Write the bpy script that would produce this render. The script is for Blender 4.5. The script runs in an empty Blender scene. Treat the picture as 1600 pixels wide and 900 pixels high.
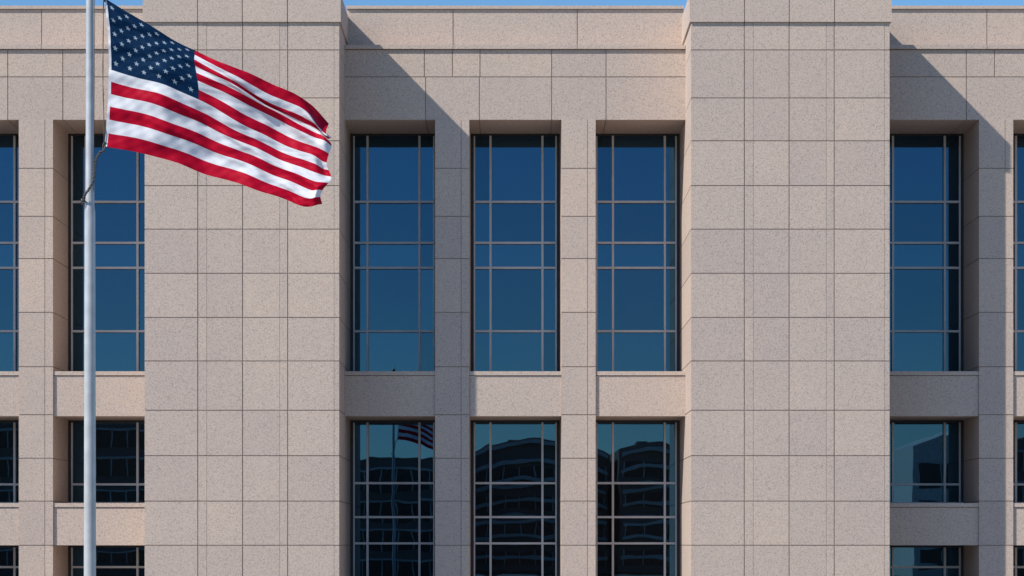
import bpy, math, random
from mathutils import Vector
random.seed(4)
sc=bpy.context.scene
sc.view_settings.view_transform='Standard'
sc.view_settings.look='None'
sc.view_settings.exposure=0
D=75.0; K=D/60; ZC=3.2; HY=850.0; PM=50.0
def X(px,y=0.0): return (px-800)/PM*(D+y)/D
def Z(py,y=0.0): return ZC+(HY-py)/PM*(D+y)/D
YP=-1.9*K; YG=2.1*K
# ---------------------------------------------------------------- materials
def newmat(name):
    m=bpy.data.materials.new(name); m.use_nodes=True
    nt=m.node_tree; b=nt.nodes['Principled BSDF']
    return m,nt,b
def N(nt,t,**k):
    n=nt.nodes.new(t)
    for a,v in k.items(): setattr(n,a,v)
    return n
def ramp(nt,stops):
    r=N(nt,'ShaderNodeValToRGB'); e=r.color_ramp.elements
    while len(e)<len(stops): e.new(0.5)
    for i,(p,c) in enumerate(stops):
        e[i].position=p; e[i].color=(c[0],c[1],c[2],1)
    return r
def mixc(nt,a,b,fac,mode='MIX'):
    m=N(nt,'ShaderNodeMix',data_type='RGBA',blend_type=mode)
    for s,v in ((0,fac),(6,a),(7,b)):
        if isinstance(v,bpy.types.NodeSocket): nt.links.new(v,m.inputs[s])
        else: m.inputs[s].default_value=v if s==0 else (v[0],v[1],v[2],1)
    return m.outputs[2]
def granite(name,base,var=0.06):
    m,nt,b=newmat(name)
    tc=N(nt,'ShaderNodeTexCoord'); o=tc.outputs['Object']
    n1=N(nt,'ShaderNodeTexNoise'); n1.inputs['Scale'].default_value=36; n1.inputs['Detail'].default_value=4; n1.inputs['Roughness'].default_value=0.8
    n2=N(nt,'ShaderNodeTexVoronoi'); n2.inputs['Scale'].default_value=46
    n3=N(nt,'ShaderNodeTexNoise'); n3.inputs['Scale'].default_value=0.25; n3.inputs['Detail'].default_value=3
    for n in (n1,n2,n3): nt.links.new(o,n.inputs['Vector'])
    dk=tuple(c*0.60 for c in base); lt=tuple(min(1,c*1.24) for c in base)
    r1=ramp(nt,[(0.34,dk),(0.47,base),(0.60,base),(0.70,lt)])
    nt.links.new(n1.outputs['Fac'],r1.inputs['Fac'])
    sep=N(nt,'ShaderNodeSeparateColor'); nt.links.new(n2.outputs['Color'],sep.inputs[0])
    r2=ramp(nt,[(0.0,(0.68,0.69,0.75)),(0.13,(0.78,0.78,0.82)),(0.2,(1,1,1)),(0.82,(1,1,1)),(0.9,(1.12,1.09,1.06))])
    nt.links.new(sep.outputs[0],r2.inputs['Fac'])
    c=mixc(nt,r1.outputs['Color'],r2.outputs['Color'],1.0,'MULTIPLY')
    g=N(nt,'ShaderNodeNewGeometry')
    r3=ramp(nt,[(0,(1-var,1-var,1-var*0.7)),(0.5,(1,1,1)),(1,(1+var*0.8,1+var*0.6,1+var*0.3))])
    nt.links.new(g.outputs['Random Per Island'],r3.inputs['Fac'])
    c=mixc(nt,c,r3.outputs['Color'],1.0,'MULTIPLY')
    r4=ramp(nt,[(0.3,(0.95,0.955,0.965)),(0.7,(1.04,1.02,1.0))]); nt.links.new(n3.outputs['Fac'],r4.inputs['Fac'])
    c=mixc(nt,c,r4.outputs['Color'],1.0,'MULTIPLY')
    nt.links.new(c,b.inputs['Base Color']); b.inputs['Roughness'].default_value=0.75
    b.inputs['Specular IOR Level'].default_value=0.25
    bp=N(nt,'ShaderNodeBump'); bp.inputs['Strength'].default_value=0.15; bp.inputs['Distance'].default_value=0.005
    nt.links.new(n1.outputs['Fac'],bp.inputs['Height']); nt.links.new(bp.outputs['Normal'],b.inputs['Normal'])
    return m
def plain(name,col,rough=0.6,metal=0.0,noise=0.12,scale=3.0):
    m,nt,b=newmat(name)
    tc=N(nt,'ShaderNodeTexCoord'); n=N(nt,'ShaderNodeTexNoise'); n.inputs['Scale'].default_value=scale; n.inputs['Detail'].default_value=5
    nt.links.new(tc.outputs['Object'],n.inputs['Vector'])
    r=ramp(nt,[(0.3,tuple(c*(1-noise) for c in col)),(0.7,tuple(min(1,c*(1+noise)) for c in col))])
    nt.links.new(n.outputs['Fac'],r.inputs['Fac']); nt.links.new(r.outputs['Color'],b.inputs['Base Color'])
    b.inputs['Roughness'].default_value=rough; b.inputs['Metallic'].default_value=metal
    return m
STONE=granite('granite_stone',(0.56,0.454,0.385))
JOINT=plain('mortar_joint',(0.30,0.225,0.185),0.9)
FRAME=plain('window_frame_metal',(0.58,0.57,0.57),0.45,0.0,0.06)
DARKFRAME=plain('dark_frame_metal',(0.03,0.03,0.033),0.5,0.2)
INTERIOR=plain('dark_interior',(0.02,0.02,0.022),0.9)
def glassmat(name,tint,dark):
    m,nt,b=newmat(name)
    nt.nodes.remove(b); out=nt.nodes['Material Output']
    gl=N(nt,'ShaderNodeBsdfGlossy'); gl.inputs['Roughness'].default_value=0.006
    g=N(nt,'ShaderNodeNewGeometry')
    r=ramp(nt,[(0,tuple(c*0.84 for c in tint)),(1,tuple(c*1.14 for c in tint))])
    nt.links.new(g.outputs['Random Per Island'],r.inputs['Fac']); nt.links.new(r.outputs['Color'],gl.inputs['Color'])
    df=N(nt,'ShaderNodeBsdfDiffuse'); df.inputs['Color'].default_value=(*dark,1)
    ad=N(nt,'ShaderNodeAddShader')
    nt.links.new(gl.outputs[0],ad.inputs[0]); nt.links.new(df.outputs[0],ad.inputs[1]); nt.links.new(ad.outputs[0],out.inputs[0])
    tc=N(nt,'ShaderNodeTexCoord'); n=N(nt,'ShaderNodeTexNoise'); n.inputs['Scale'].default_value=1.3; n.inputs['Detail'].default_value=1
    nt.links.new(tc.outputs['Object'],n.inputs['Vector'])
    bp=N(nt,'ShaderNodeBump'); bp.inputs['Strength'].default_value=0.025; bp.inputs['Distance'].default_value=0.01
    nt.links.new(n.outputs['Fac'],bp.inputs['Height']); nt.links.new(bp.outputs['Normal'],gl.inputs['Normal'])
    return m
GLASS=glassmat('tinted_glass',(0.031,0.086,0.146),(0.009,0.008,0.007))
# ---------------------------------------------------------------- mesh tools
class MB:
    def __init__(s): s.v=[];s.f=[];s.m=[]
    def box(s,x0,x1,y0,y1,z0,z1,mi=0):
        b=len(s.v)
        s.v+=[(x0,y0,z0),(x1,y0,z0),(x1,y1,z0),(x0,y1,z0),(x0,y0,z1),(x1,y0,z1),(x1,y1,z1),(x0,y1,z1)]
        for q in ((0,3,2,1),(4,5,6,7),(0,1,5,4),(1,2,6,5),(2,3,7,6),(3,0,4,7)):
            s.f.append(tuple(b+i for i in q)); s.m.append(mi)
    def tube(s,pts,rad,seg=16,mi=0,cap=True):
        pts=[Vector(p) for p in pts]; rings=[]
        for i,p in enumerate(pts):
            d=(pts[min(i+1,len(pts)-1)]-pts[max(i-1,0)]).normalized()
            a=Vector((0,1,0)) if abs(d.y)<0.9 else Vector((1,0,0))
            u=d.cross(a).normalized(); w=d.cross(u).normalized()
            r=rad[i] if isinstance(rad,(list,tuple)) else rad
            b=len(s.v); rings.append(b)
            for k in range(seg):
                t=2*math.pi*k/seg
                q=p+u*(r*math.cos(t))+w*(r*math.sin(t)); s.v.append(tuple(q))
        for a,b in zip(rings,rings[1:]):
            for k in range(seg):
                s.f.append((a+k,a+(k+1)%seg,b+(k+1)%seg,b+k)); s.m.append(mi)
        if cap:
            s.f.append(tuple(rings[0]+k for k in range(seg))[::-1]); s.m.append(mi)
            s.f.append(tuple(rings[-1]+k for k in range(seg))); s.m.append(mi)
    def obj(s,name,mats,parent=None,smooth=False):
        me=bpy.data.meshes.new(name); me.from_pydata(s.v,[],s.f)
        for m in mats: me.materials.append(m)
        me.polygons.foreach_set('material_index',s.m)
        if smooth: me.polygons.foreach_set('use_smooth',[True]*len(s.f))
        me.update()
        o=bpy.data.objects.new(name,me); sc.collection.objects.link(o)
        if parent: o.parent=parent
        return o
def empty(name,loc,label,cat,group=None):
    o=bpy.data.objects.new(name,None); sc.collection.objects.link(o); o.location=loc
    o['label']=label; o['category']=cat
    if group: o['group']=group
    return o
def par(o,p):
    o.parent=p; o.matrix_parent_inverse=p.matrix_world.inverted()
G=0.027
def stone(name,x0,x1,y0,y1,rows,parent,gx=None,inset=0.016):
    """rows: list of (ztop,zbottom,[xcuts]) from the top down"""
    mb=MB(); n=len(rows)
    for i,(zt,zb,cuts) in enumerate(rows):
        zt2=zt-(G/2 if i>0 else 0); zb2=zb+(G/2 if i<n-1 else 0)
        xs=[(x0,0)]+[(c if not isinstance(c,tuple) else c[0], G/2 if not isinstance(c,tuple) else c[1]/2) for c in cuts]+[(x1,0)]
        for (a,ga),(b,gb) in zip(xs,xs[1:]):
            e=random.uniform(-0.003,0.003)
            mb.box(a+ga,b-gb,y0+e,y1,zb2,zt2,0)
    mb.box(x0+inset,x1-inset,y0+inset,y1-inset,rows[-1][1]+inset,rows[0][0]-inset,1)
    return mb.obj(name,[STONE,JOINT],parent)
def rows_from(pys,y,cuts,zend=None):
    r=[(Z(a,y),Z(b,y),cuts) for a,b in zip(pys,pys[1:])]
    if zend is not None: r.append((Z(pys[-1],y),zend,cuts))
    return r
# ---------------------------------------------------------------- building
B=empty('office_building',(0,0,0),'beige granite office building with tall blue-tinted windows between pilasters','building')
ptop=-10
YB=YG+0.2
def pilaster(pxl,pxr):
    x0,x1=X(pxl,YP),X(pxr,YP)
    c=[X(pxl+f,YP) for f in (83,153,223.5)]
    thin=[(X(pxl+97,YP),0.009),(X(pxl+211,YP),0.009),(X(pxr-8,YP),0.009)]
    cuts=[c[0],thin[0],c[1],thin[1],c[2],thin[2]]
    pys=[35,78,153,220,290,358,427,496,564,641,712,783,852,922,990]
    o=stone('pilaster',x0,x1,YP,YB,rows_from(pys,YP,cuts,0.0),B)
    y=YP-0.07
    stone('pilaster_cap',x0-0.05,x1+0.05,y,YB+.05,[(Z(ptop,YP),Z(35,YP)+0.004,[c[0],c[1],c[2]])],B)
    return x0,x1
PIL=[pilaster(-631,-327),pilaster(226,530),pilaster(1080,1390),pilaster(1940,2246)]
COLS=[[ -142,56],[706.5,904],[1556.5,1755]]
colpys=[187,263,338,404,488,573,648,716,783,852,922,990]
winc=[[-209,-17,175],[615,807,998],[1435,1627,1819]]
def window(x0,x1,zt,zb,cpx,hpx,tilt=0.0,wob=1.0,rip=0.0):
    """glass pane object (one slightly pillowed sheet per light) with its frame"""
    xs=[x0+0.05,X(cpx-40.5,YG),X(cpx+40.5,YG),x1-0.05]
    xs=sorted(v for v in xs if x0+.04<v<x1-.04)
    zs=[zb+0.04]+sorted(Z(h,YG) for h in hpx if zb+.1<Z(h,YG)<zt-.1)+[zt-0.04]
    mb=MB(); n=12
    for xa,xb in zip(xs,xs[1:]):
        for za,zb2 in zip(zs,zs[1:]):
            b=len(mb.v); tx=random.uniform(-1,1)*0.0004*wob; tz=random.uniform(-1,1)*0.0004*wob+tilt; pil=random.uniform(0.0001,0.0005)*wob
            ph=random.uniform(0,6)
            for j in range(n+1):
                for i in range(n+1):
                    p,q=i/n,j/n; x=xa+(xb-xa)*p; z=za+(zb2-za)*q
                    y=YG+0.012+tx*(x-xa)+tz*(z-za)-pil*16*p*(1-p)*q*(1-q)*min(1,(xb-xa))+rip*math.sin(7*z+2.5*math.sin(3.1*x+ph)+ph)
                    mb.v.append((x,y,z))
            for j in range(n):
                for i in range(n):
                    a=b+j*(n+1)+i; mb.f.append((a,a+1,a+n+2,a+n+1)); mb.m.append(0)
    w=mb.obj('window',[GLASS],B,True)
    fb=MB(); t=0.034
    fb.box(x0+0.006,x0+0.10,YG-0.06,YG+0.03,zb,zt,1)
    fb.box(x1-0.10,x1-0.006,YG-0.06,YG+0.03,zb,zt,1)
    fb.box(x0+0.006,x1-0.006,YG-0.064,YG+0.033,zt-0.075,zt-0.003,1)
    fb.box(x0+0.006,x1-0.006,YG-0.064,YG+0.033,zb+0.003,zb+0.09,0)
    fb.box(x0+0.10,x0+0.145,YG-0.08,YG+0.028,zb+0.01,zt-0.076,0)
    fb.box(x1-0.145,x1-0.10,YG-0.08,YG+0.028,zb+0.01,zt-0.076,0)
    for d in (-40.5,40.5):
        xc=X(cpx+d,YG); fb.box(xc-t,xc+t,YG-0.11,YG+0.026,zb+0.012,zt-0.074,0)
    for h in hpx:
        zc=Z(h,YG)
        if zb<zc<zt: fb.box(x0+0.11,x1-0.11,YG-0.115,YG+0.024,zc-t,zc+t,0)
    f=fb.obj('frame',[FRAME,DARKFRAME],w)
for bi in range(3):
    bx0=PIL[bi][1]; bx1=PIL[bi+1][0]
    edges=[bx0]
    for c in COLS[bi]:
        x0,x1=X(c-26.7),X(c+26.7); edges+=[x0,x1]
        stone('column',x0,x1,0.0,YB,rows_from(colpys,0,[(X(c+14),0.016)],0.0),B)
    edges.append(bx1)
    def cx(l,y=0): return [X(p,y) for p in l if bx0+0.4<X(p,y)<bx1-0.4]
    if bi==1: r1=[663,707,750,862,947]; r2=[665,749,862,947]; p=[708,902]
    elif bi==0: r1=[-210,-120,12,98,]; r2=[-210,-120,12,98]; p=[-130,65,]
    else: r1=[1510,1554,1640,1760,1850]; r2=[1510,1630,1760,1850]; p=[1542,1730]
    stone('lintel',bx0,bx1,0.012,YB+.04,[(Z(78),Z(120),cx(r1)),(Z(120),Z(187),cx(r2))],B)
    mb=MB(); cs=[bx0+0.003]+cx(p)+[bx1-0.003]
    for a,b in zip(cs,cs[1:]): mb.box(a+0.008,b-0.008,-0.07,1.2,Z(78)+0.02,Z(70.5),0)
    mb.obj('cornice',[STONE,JOINT],B)
    yp=0.85
    stone('parapet',bx0,bx1,yp,1.6,[(Z(15,yp),Z(70.5)-0.15,cx(p,yp))],B)
    mb=MB(); mb.box(bx0+0.002,bx1-0.002,yp-0.07,1.75,Z(15,yp)+0.012,Z(9.5,yp),0)
    mb.obj('coping',[STONE],B)
    for k in range(3):
        x0,x1=edges[2*k],edges[2*k+1]; c=winc[bi][k]
        ys=0.07
        def spandrel(pt,pb):
            stone('spandrel',x0+0.003,x1-0.003,ys,YB,[(Z(pt+7),Z(pb),[])],B)
            m2=MB(); m2.box(x0+0.002,x1-0.002,ys-0.035,YG-0.07,Z(pt+7)+0.016,Z(pt),0); m2.obj('sill',[STONE],B)
        spandrel(580,650)
        window(x0,x1,Z(187)-0.0,Z(592,YG),c,[316,380,419,518])
        if bi==1:
            window(x0,x1,Z(650),0.35,c,[755,808,849,905,948],0.0038 if k==0 else 0.0,1.1,0.00004)
            stone('plinth',x0+0.003,x1-0.003,ys,YB,[(0.35,0.0,[])],B)
        else:
            spandrel(786,852)
            window(x0,x1,Z(650),Z(789,YG),c,[757],0,1.0,0.00003)
            window(x0,x1,Z(852),0.35,c,[886,930],0,1.0,0.00003)
            stone('plinth',x0+0.003,x1-0.003,ys,YB,[(0.35,0.0,[])],B)
mb=MB(); mb.box(PIL[0][0]+0.05,PIL[3][1]-0.05,YB+0.06,24,0,Z(40),0)
mb.obj('wall',[INTERIOR],B)
# ---------------------------------------------------------------- flagpole
CF=27.2*K; YF=CF-D
def FX(px): return (px-800)*CF/(PM*D)
def FZ(py): return ZC+(HY-py)*CF/(PM*D)
s=CF/(PM*D)
POLE=plain('painted_pole',(0.47,0.475,0.485),0.36,0.15,0.12,5)
METAL=plain('dark_steel',(0.10,0.10,0.11),0.4,0.8)
GOLD=plain('gilded_ball',(0.25,0.2,0.12),0.3,0.9)
P=empty('flagpole',(FX(140.5),YF,0),'tall tapered white metal flagpole with rope halyard','flagpole')
bpy.context.view_layer.update()
px0=FX(140.5)
mb=MB()
mb.tube([(px0,YF,z) for z in (0.05,FZ(900),FZ(332),FZ(328),FZ(322),FZ(0),ZC+8.65)],[10.0*s,9.4*s,8.3*s,8.0*s,6.9*s,5.9*s,4.6*s],40)
par(mb.obj('shaft',[POLE],None,True),P)
mb=MB(); mb.tube([(px0,YF,z) for z in (0,0.04,0.05,0.12,0.16)],[0.26,0.26,0.2,0.17,0.1],32); par(mb.obj('base',[METAL],None),P)
zt=ZC+8.65
mb=MB(); mb.tube([(px0,YF,zt-0.01+0.1*(1-math.cos(t*math.pi/10))) for t in range(11)],[max(0.004,0.10*math.sin(t*math.pi/10)) for t in range(11)],24); par(mb.obj('finial',[GOLD],None,True),P)
ROPE=plain('weathered_rope',(0.10,0.095,0.09),0.9,0,0.5,60)
def smoothpts(pts,n=8):
    out=[]
    for i in range(len(pts)-1):
        p0,p1,p2,p3=pts[max(i-1,0)],pts[i],pts[i+1],pts[min(i+2,len(pts)-1)]
        for k in range(n):
            t=k/n
            out.append(tuple(0.5*((2*b)+(-a+c)*t+(2*a-5*b+4*c-d)*t*t+(-a+3*b-3*c+d)*t**3) for a,b,c,d in zip(p0,p1,p2,p3)))
    out.append(tuple(pts[-1])); return out
mb=MB()
rp=[(162,-3,-.01),(161,120,-.01),(163,226,-.01),(157,238,-.03),(151,250,-.05),(149.5,266,-.07),(147.5,284,-.09),(141,298,-.12),(135,307,-.13),(132,316,-.06)]
base=smoothpts(rp,14)
for ph in (0,math.pi):
    pts=[]
    for i,(a,b,c) in enumerate(base):
        am=0.3 if i<28 else 1.4
        pts.append((FX(a+am*math.sin(i*0.6+ph)),YF+c+am*s*math.cos(i*0.6+ph),FZ(b)))
    mb.tube(pts,[0.005 if i<28 else 0.0105 for i in range(len(pts))],8)
mb.tube([(px0+0.075,YF-0.03,FZ(-60)),(px0+0.066,YF-0.075,FZ(300))],0.005,6)
mb.tube([(FX(162),YF-.01,FZ(-3)),(FX(150),YF-.01,FZ(-60)),(px0+.06,YF-.01,FZ(-150))],0.006,6)
par(mb.obj('halyard',[ROPE],None,True),P)
mb=MB(); mb.tube([(px0-.085,YF-.06,FZ(322)),(px0-.10,YF-.075,FZ(320)),(px0-.105,YF-.08,FZ(316)),(px0-.10,YF-.075,FZ(312)),(px0-.085,YF-.06,FZ(310))],[.006,.010,.012,.010,.006],10)
mb.tube([(px0-.105,YF-.08,FZ(316)),(px0-.04,YF-.03,FZ(316))],.012,10); par(mb.obj('cleat',[METAL],None,True),P)
# ---------------------------------------------------------------- flag
T=[(0,162,-4),(.2,231,38),(.4,303,79),(.6,378,111),(.8,446,139),(.92,484,162),(1,510,193)]
M=[(0,170,108),(.2,237,130),(.4,310,156),(.6,384,193),(.8,452,229),(.92,492,247),(1,515,256)]
Bt=[(0,163,229),(.2,238,243),(.4,312,268),(.6,384,291),(.8,448,313),(.92,482,324),(1,503,321)]
def cur(C,u):
    for i in range(len(C)-1):
        if u<=C[i+1][0] or i==len(C)-2:
            u1,u2=C[i][0],C[i+1][0]; t=(u-u1)/(u2-u1); res=[]
            for k in (1,2):
                def tan(j):
                    a=max(j-1,0); b=min(j+1,len(C)-1)
                    return (C[b][k]-C[a][k])/(C[b][0]-C[a][0])
                m1,m2=tan(i)*(u2-u1),tan(i+1)*(u2-u1)
                res.append((2*t**3-3*t*t+1)*C[i][k]+(t**3-2*t*t+t)*m1+(-2*t**3+3*t*t)*C[i+1][k]+(t**3-t*t)*m2)
            return res
VM=7/13
def gauss(x,w): return math.exp(-(x/w)**2)
def sm(x): x=min(1,max(0,x)); return x*x*(3-2*x)
def flagpt(u,v):
    a,b,c=cur(T,u),cur(M,u),cur(Bt,u)
    l0=(v-VM)*(v-1)/((0-VM)*(0-1)); l1=v*(v-1)/(VM*(VM-1)); l2=v*(v-VM)/(1*(1-VM))
    x=a[0]*l0+b[0]*l1+c[0]*l2; y=a[1]*l0+b[1]*l1+c[1]*l2
    e=sm(u*3)
    y+=e*2.8*math.sin(9*u+5*v)*math.sin(math.pi*v)
    y+=e*0.9*math.sin(27*u+9*v)
    x+=e*1.5*math.sin(12*v+6*u)
    f=min(1,max(0,(u-.38)*4)); y+=f*8.5*math.sin(2*math.pi*(v/0.5))*(1 if v<0.5 else 0)*math.exp(-((u-.70)/.3)**2)
    cc=sm((u-.86)/.12)*sm((.36-v)/.3)
    y+=cc*6*math.sin(v*32+1.0+10*u); x-=cc*7*math.sin(v*26)
    y+=gauss(u-0.97,.035)*4*math.sin(14*v)*(1-v)
    x+=sm((u-.9)/.1)*4.0*math.sin(v*19+.5)
    d=0.070*e*math.sin(2*math.pi*(1.15*u+0.75*v)+0.3)
    d+=0.030*e*math.sin(2*math.pi*(2.9*u-0.5*v)+1.0+2*v)
    d+=0.012*math.sin(2*math.pi*(1.6*u+4.6*v)+3*math.sin(4*u))
    d+=0.0085*e*math.sin(2*math.pi*(7*u+3.2*v)+4*math.sin(5*v))
    d+=0.0050*math.sin(2*math.pi*(3.1*u+9.2*v)+3*math.sin(9*u+2*v))
    d+=0.0032*math.sin(2*math.pi*(13*u-6*v)+4*math.sin(7*v+3*u))
    d+=0.0014*math.sin(2*math.pi*(17*u+19*v)+5*math.sin(6*v-5*u))
    ln=v-(0.16+0.5*(u-0.4)); d-=0.085*gauss(ln,0.05)*min(1,max(0,(u-.38)*5))
    ln=v-(0.10+0.34*(u-0.4)); d+=0.040*gauss(ln,0.03)*sm((u-.4)*4)
    ln=v-(0.60+0.28*(u-0.2)); d-=0.030*gauss(ln,0.025)*e
    ln=v-(0.80+0.16*(u-0.2)); d-=0.022*gauss(ln,0.022)*e
    ln=v-(0.30+0.8*(u-0.0)); d+=0.030*gauss(ln,0.035)*e
    d+=cc*0.16*math.sin(v*32+8*u)+0.09*gauss(u-0.97,.03)*math.sin(11*v+1)
    return x,y,d
RED=plain('flag_red_nylon',(0.50,0.003,0.026),0.55,0,0.05,30)
WHITE=plain('flag_white_nylon',(0.80,0.80,0.83),0.55,0,0.03,30)
STAR=plain('flag_star_thread',(0.38,0.47,0.56),0.7,0,0.05,30)
NAVY=plain('flag_navy_nylon',(0.002,0.024,0.072),0.7,0,0.08,30)
for m in (RED,WHITE,NAVY,STAR):
    nt=m.node_tree; b=nt.nodes['Principled BSDF']; out=nt.nodes['Material Output']
    b.inputs['Specular IOR Level'].default_value=0.08
    tr=N(nt,'ShaderNodeBsdfTranslucent'); mx=N(nt,'ShaderNodeMixShader'); mx.inputs[0].default_value=0.2
    src=b.inputs['Base Color'].links[0].from_socket
    nt.links.new(src,tr.inputs['Color']); nt.links.new(b.outputs[0],mx.inputs[1]); nt.links.new(tr.outputs[0],mx.inputs[2]); nt.links.new(mx.outputs[0],out.inputs[0])
NU=260; NVS=14; NV=13*NVS
mb=MB()
for j in range(NV+1):
    for i in range(NU+1):
        x,y,d=flagpt(i/NU,j/NV); mb.v.append((FX(x),YF+d,FZ(y)))
for j in range(NV):
    for i in range(NU):
        a=j*(NU+1)+i; mb.f.append((a,a+NU+1,a+NU+2,a+1))
        st=j//NVS
        if i/NU<0.4-1e-6 and st<7: mi=2
        else: mi=0 if st%2==0 else 1
        if i<3: mi=1
        mb.m.append(mi)
CW,CH=0.4,7/13; asp=1.52
for r in range(9):
    cnt=6 if r%2==0 else 5
    for k in range(cnt):
        uc=CW*((2*k+1+(0 if r%2==0 else 1))/12); vc=CH*(r+1)/10
        for side in (-1,1):
            ring=[]
            R=0.020
            for q in range(10):
                rr=R if q%2==0 else R*0.40
                an=math.pi/2+q*math.pi/5
                u=uc+rr*math.cos(an)/asp/1.0; v=vc-rr*math.sin(an)*1.1
                x,y,d=flagpt(max(u,0),v); ring.append((FX(x),YF+d+side*0.004,FZ(y)))
            x,y,d=flagpt(uc,vc); b=len(mb.v); mb.v.append((FX(x),YF+d+side*0.004,FZ(y))); mb.v+=ring
            for q in range(10):
                mb.f.append((b,b+1+q,b+1+(q+1)%10)); mb.m.append(3)
flag=mb.obj('flag',[RED,WHITE,NAVY,STAR],None,True)
flag['label']='american flag with stars and stripes flying from flagpole'; flag['category']='flag'
for v in (0.02,0.98):
    gb=MB()
    x,y,d=flagpt(0.006,v); gb.tube([(FX(x)-.01,YF+d-.012,FZ(y)),(FX(x)-.01,YF+d+.012,FZ(y))],0.018,12)
    gb.obj('grommet',[METAL],flag)
# ---------------------------------------------------------------- ground and street
def sheet(name,x0,x1,y0,y1,z,mat):
    mb=MB(); mb.v=[(x0,y0,z),(x1,y0,z),(x1,y1,z),(x0,y1,z)]; mb.f=[(0,1,2,3)]; mb.m=[0]
    o=mb.obj(name,[mat]); o['kind']='structure'; return o
PAVE=plain('concrete_paving',(0.24,0.225,0.21),0.85,0,0.15,0.8)
ASPH=plain('asphalt',(0.05,0.05,0.052),0.9,0,0.2,2)
GRND=plain('ground_soil',(0.10,0.11,0.07),0.95,0,0.2,0.1)
PAINT=plain('road_paint',(0.75,0.75,0.72),0.7)
sheet('ground',-1500,1500,-1500,1500,-0.14,GRND)
mb=MB(); mb.box(-120,120,-105,40,-0.135,-0.004,0); o=mb.obj('pavement',[PAVE]); o['kind']='structure'
sheet('road',-600,600,-120,-105,-0.13,ASPH)
mb=MB()
for i in range(-20,21): 
    b=len(mb.v); x=i*9; mb.v+=[(x,-112.57,-.126),(x+3,-112.57,-.126),(x+3,-112.43,-.126),(x,-112.43,-.126)]; mb.f.append((b,b+1,b+2,b+3)); mb.m.append(0)
o=mb.obj('road_marking',[PAINT]); o['kind']='structure'
mb=MB(); mb.box(-120,120,-148,-120,-0.135,-0.004,0); o=mb.obj('pavement_across_street',[PAVE]); o['kind']='structure'
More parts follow.
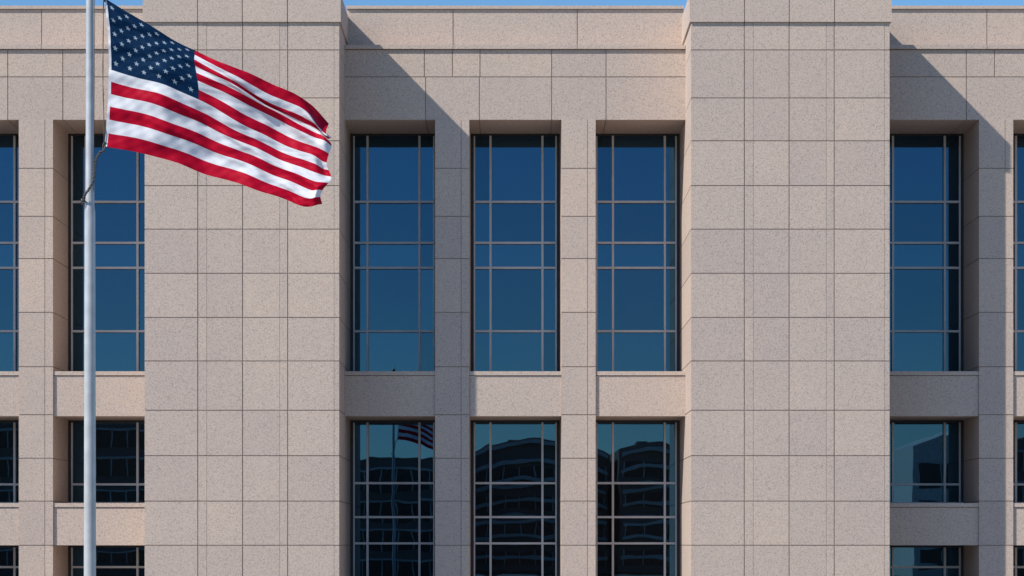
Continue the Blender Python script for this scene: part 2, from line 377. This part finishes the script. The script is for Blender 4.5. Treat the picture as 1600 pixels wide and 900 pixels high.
# ---------------------------------------------------------------- buildings across the street (seen mirrored in the glass)
OPW=plain('dark_stone_wall',(0.26,0.18,0.14),0.85); OPL=plain('pale_concrete_wall',(0.85,0.72,0.60),0.8)
OPG=plain('dark_window_glass',(0.03,0.028,0.026),0.2); OPT=plain('pale_window_trim',(0.85,0.70,0.58),0.6)
def opp(x0,x1,yf,dep,h,mat,label,arch=0.0,floors=3,trim=True,curved=False,slant=0.0):
    yf=yf*K
    e=empty('city_building',((x0+x1)/2,yf,0),label,'building')
    bpy.context.view_layer.update()
    mb=MB(); n=24 if arch else 1
    top=[]
    for i in range(n+1):
        t=i/n; x=x0+(x1-x0)*t; top.append((x,h+arch*(1-(2*t-1)**2)+slant*t))
    for y in (yf,yf-dep):
        for x,z in top: mb.v.append((x,y,z))
        for x,z in top: mb.v.append((x,y,0))
    k=n+1
    for i in range(n):
        mb.f+=[(i,k+i,k+i+1,i+1),(2*k+i+1,3*k+i+1,3*k+i,2*k+i),(i,i+1,2*k+i+1,2*k+i)]
    mb.f+=[(0,2*k,3*k,k),(n,k+n,3*k+n,2*k+n)]
    mb.m=[0]*len(mb.f)
    par(mb.obj('wall',[mat]),e)
    fh=(h-1.0)/floors
    for f in range(floors):
        wb=MB(); z0=0.9+f*fh; z1=z0+fh*0.58
        wb.box(x0+.6,x1-.6,yf-0.1,yf+0.06,z0,z1,0)
        m=max(1,int((x1-x0-2)/1.6))
        for q in range(m+1):
            xx=x0+.6+q*(x1-x0-1.2)/m; wb.box(xx-.06,xx+.06,yf-.1,yf+.16,z0-.02,z1+.02,1)
        if trim and not curved: wb.box(x0+.5,x1-.5,yf-.1,yf+.3,z1+.06,z1+.28,1)
        par(wb.obj('window',[OPG,OPT]),e)
    if curved:
        for f in range(7):
            zz=1.6+f*1.75
            ab=MB(); nn=20
            for i in range(nn):
                t0,t1=i/nn,(i+1)/nn
                za=zz+arch*(1-(2*t0-1)**2)*f/6.5; zb=zz+arch*(1-(2*t1-1)**2)*f/6.5
                xa=x0+.3+(x1-x0-.6)*t0; xb=x0+.3+(x1-x0-.6)*t1
                b=len(ab.v); hh=.42
                ab.v+=[(xa,yf+.05,za),(xb,yf+.05,zb),(xb,yf+.7,zb),(xa,yf+.7,za),(xa,yf+.05,za+hh),(xb,yf+.05,zb+hh),(xb,yf+.7,zb+hh),(xa,yf+.7,za+hh)]
                for q in ((0,3,2,1),(4,5,6,7),(2,3,7,6)): ab.f.append(tuple(b+c for c in q)); ab.m.append(0)
            par(ab.obj('balcony',[OPT]),e)
    rb=MB(); rb.box(x0+(x1-x0)*.3,x0+(x1-x0)*.45,yf-dep*.6,yf-dep*.3,h-1,h+arch*.8+.5); par(rb.obj('roof_plant',[OPW]),e)
opp(-26,-6,-132,16,13.2,OPW,'low dark stone office block with ribbon windows',floors=4)
opp(-5,10.5,-140,18,12.6,OPW,'dark office building with curved arched roof and balconies',arch=1.9,floors=4,curved=True)
opp(11,19,-136,18,13.0,OPW,'dark curved-roof annexe beside office building',arch=0.8,floors=4,curved=True)
opp(-60,-28,-130,20,19.0,OPW,'tall dark office block with ribbon windows',floors=6)
opp(20,37,-142,15,11.5,OPW,'plain dark office block with flat roof')
opp(39.5,45.5,-125,20,13.0,OPL,'pale concrete building with slanted roof',floors=3,slant=2.2,trim=False)
opp(46.5,70,-132,20,14.0,OPW,'dark stone office block with ribbon windows',floors=4)
# ---------------------------------------------------------------- light
w=bpy.data.worlds.new('World'); sc.world=w; w.use_nodes=True
nt=w.node_tree; bg=nt.nodes['Background']
sky=nt.nodes.new('ShaderNodeTexSky'); sky.sky_type='NISHITA'; sky.sun_disc=False
tosun=Vector((-1,-0.475*K,1.02)).normalized()
sky.sun_elevation=math.asin(tosun.z); sky.sun_rotation=math.atan2(tosun.x,tosun.y)%(2*math.pi)
sky.air_density=1.0; sky.dust_density=0.0; sky.ozone_density=4.0
hs=nt.nodes.new('ShaderNodeHueSaturation'); hs.inputs['Saturation'].default_value=1.2
nt.links.new(sky.outputs[0],hs.inputs['Color']); nt.links.new(hs.outputs[0],bg.inputs[0]); bg.inputs[1].default_value=0.138
ld=bpy.data.lights.new('sun','SUN'); ld.energy=5.0; ld.angle=math.radians(0.6); ld.color=(1,0.95,0.865)
lo=bpy.data.objects.new('sun',ld); sc.collection.objects.link(lo); lo.rotation_euler=(-tosun).to_track_quat('-Z','Y').to_euler()
lo.location=(-30,-40,60)
cd=bpy.data.cameras.new('camera'); co=bpy.data.objects.new('camera',cd); sc.collection.objects.link(co)
co.location=(0,-D,ZC); co.rotation_euler=(math.radians(90),0,0)
cd.sensor_width=36; cd.lens=36*D/32; cd.shift_y=(HY-450)/1600; cd.clip_end=4000
sc.camera=co
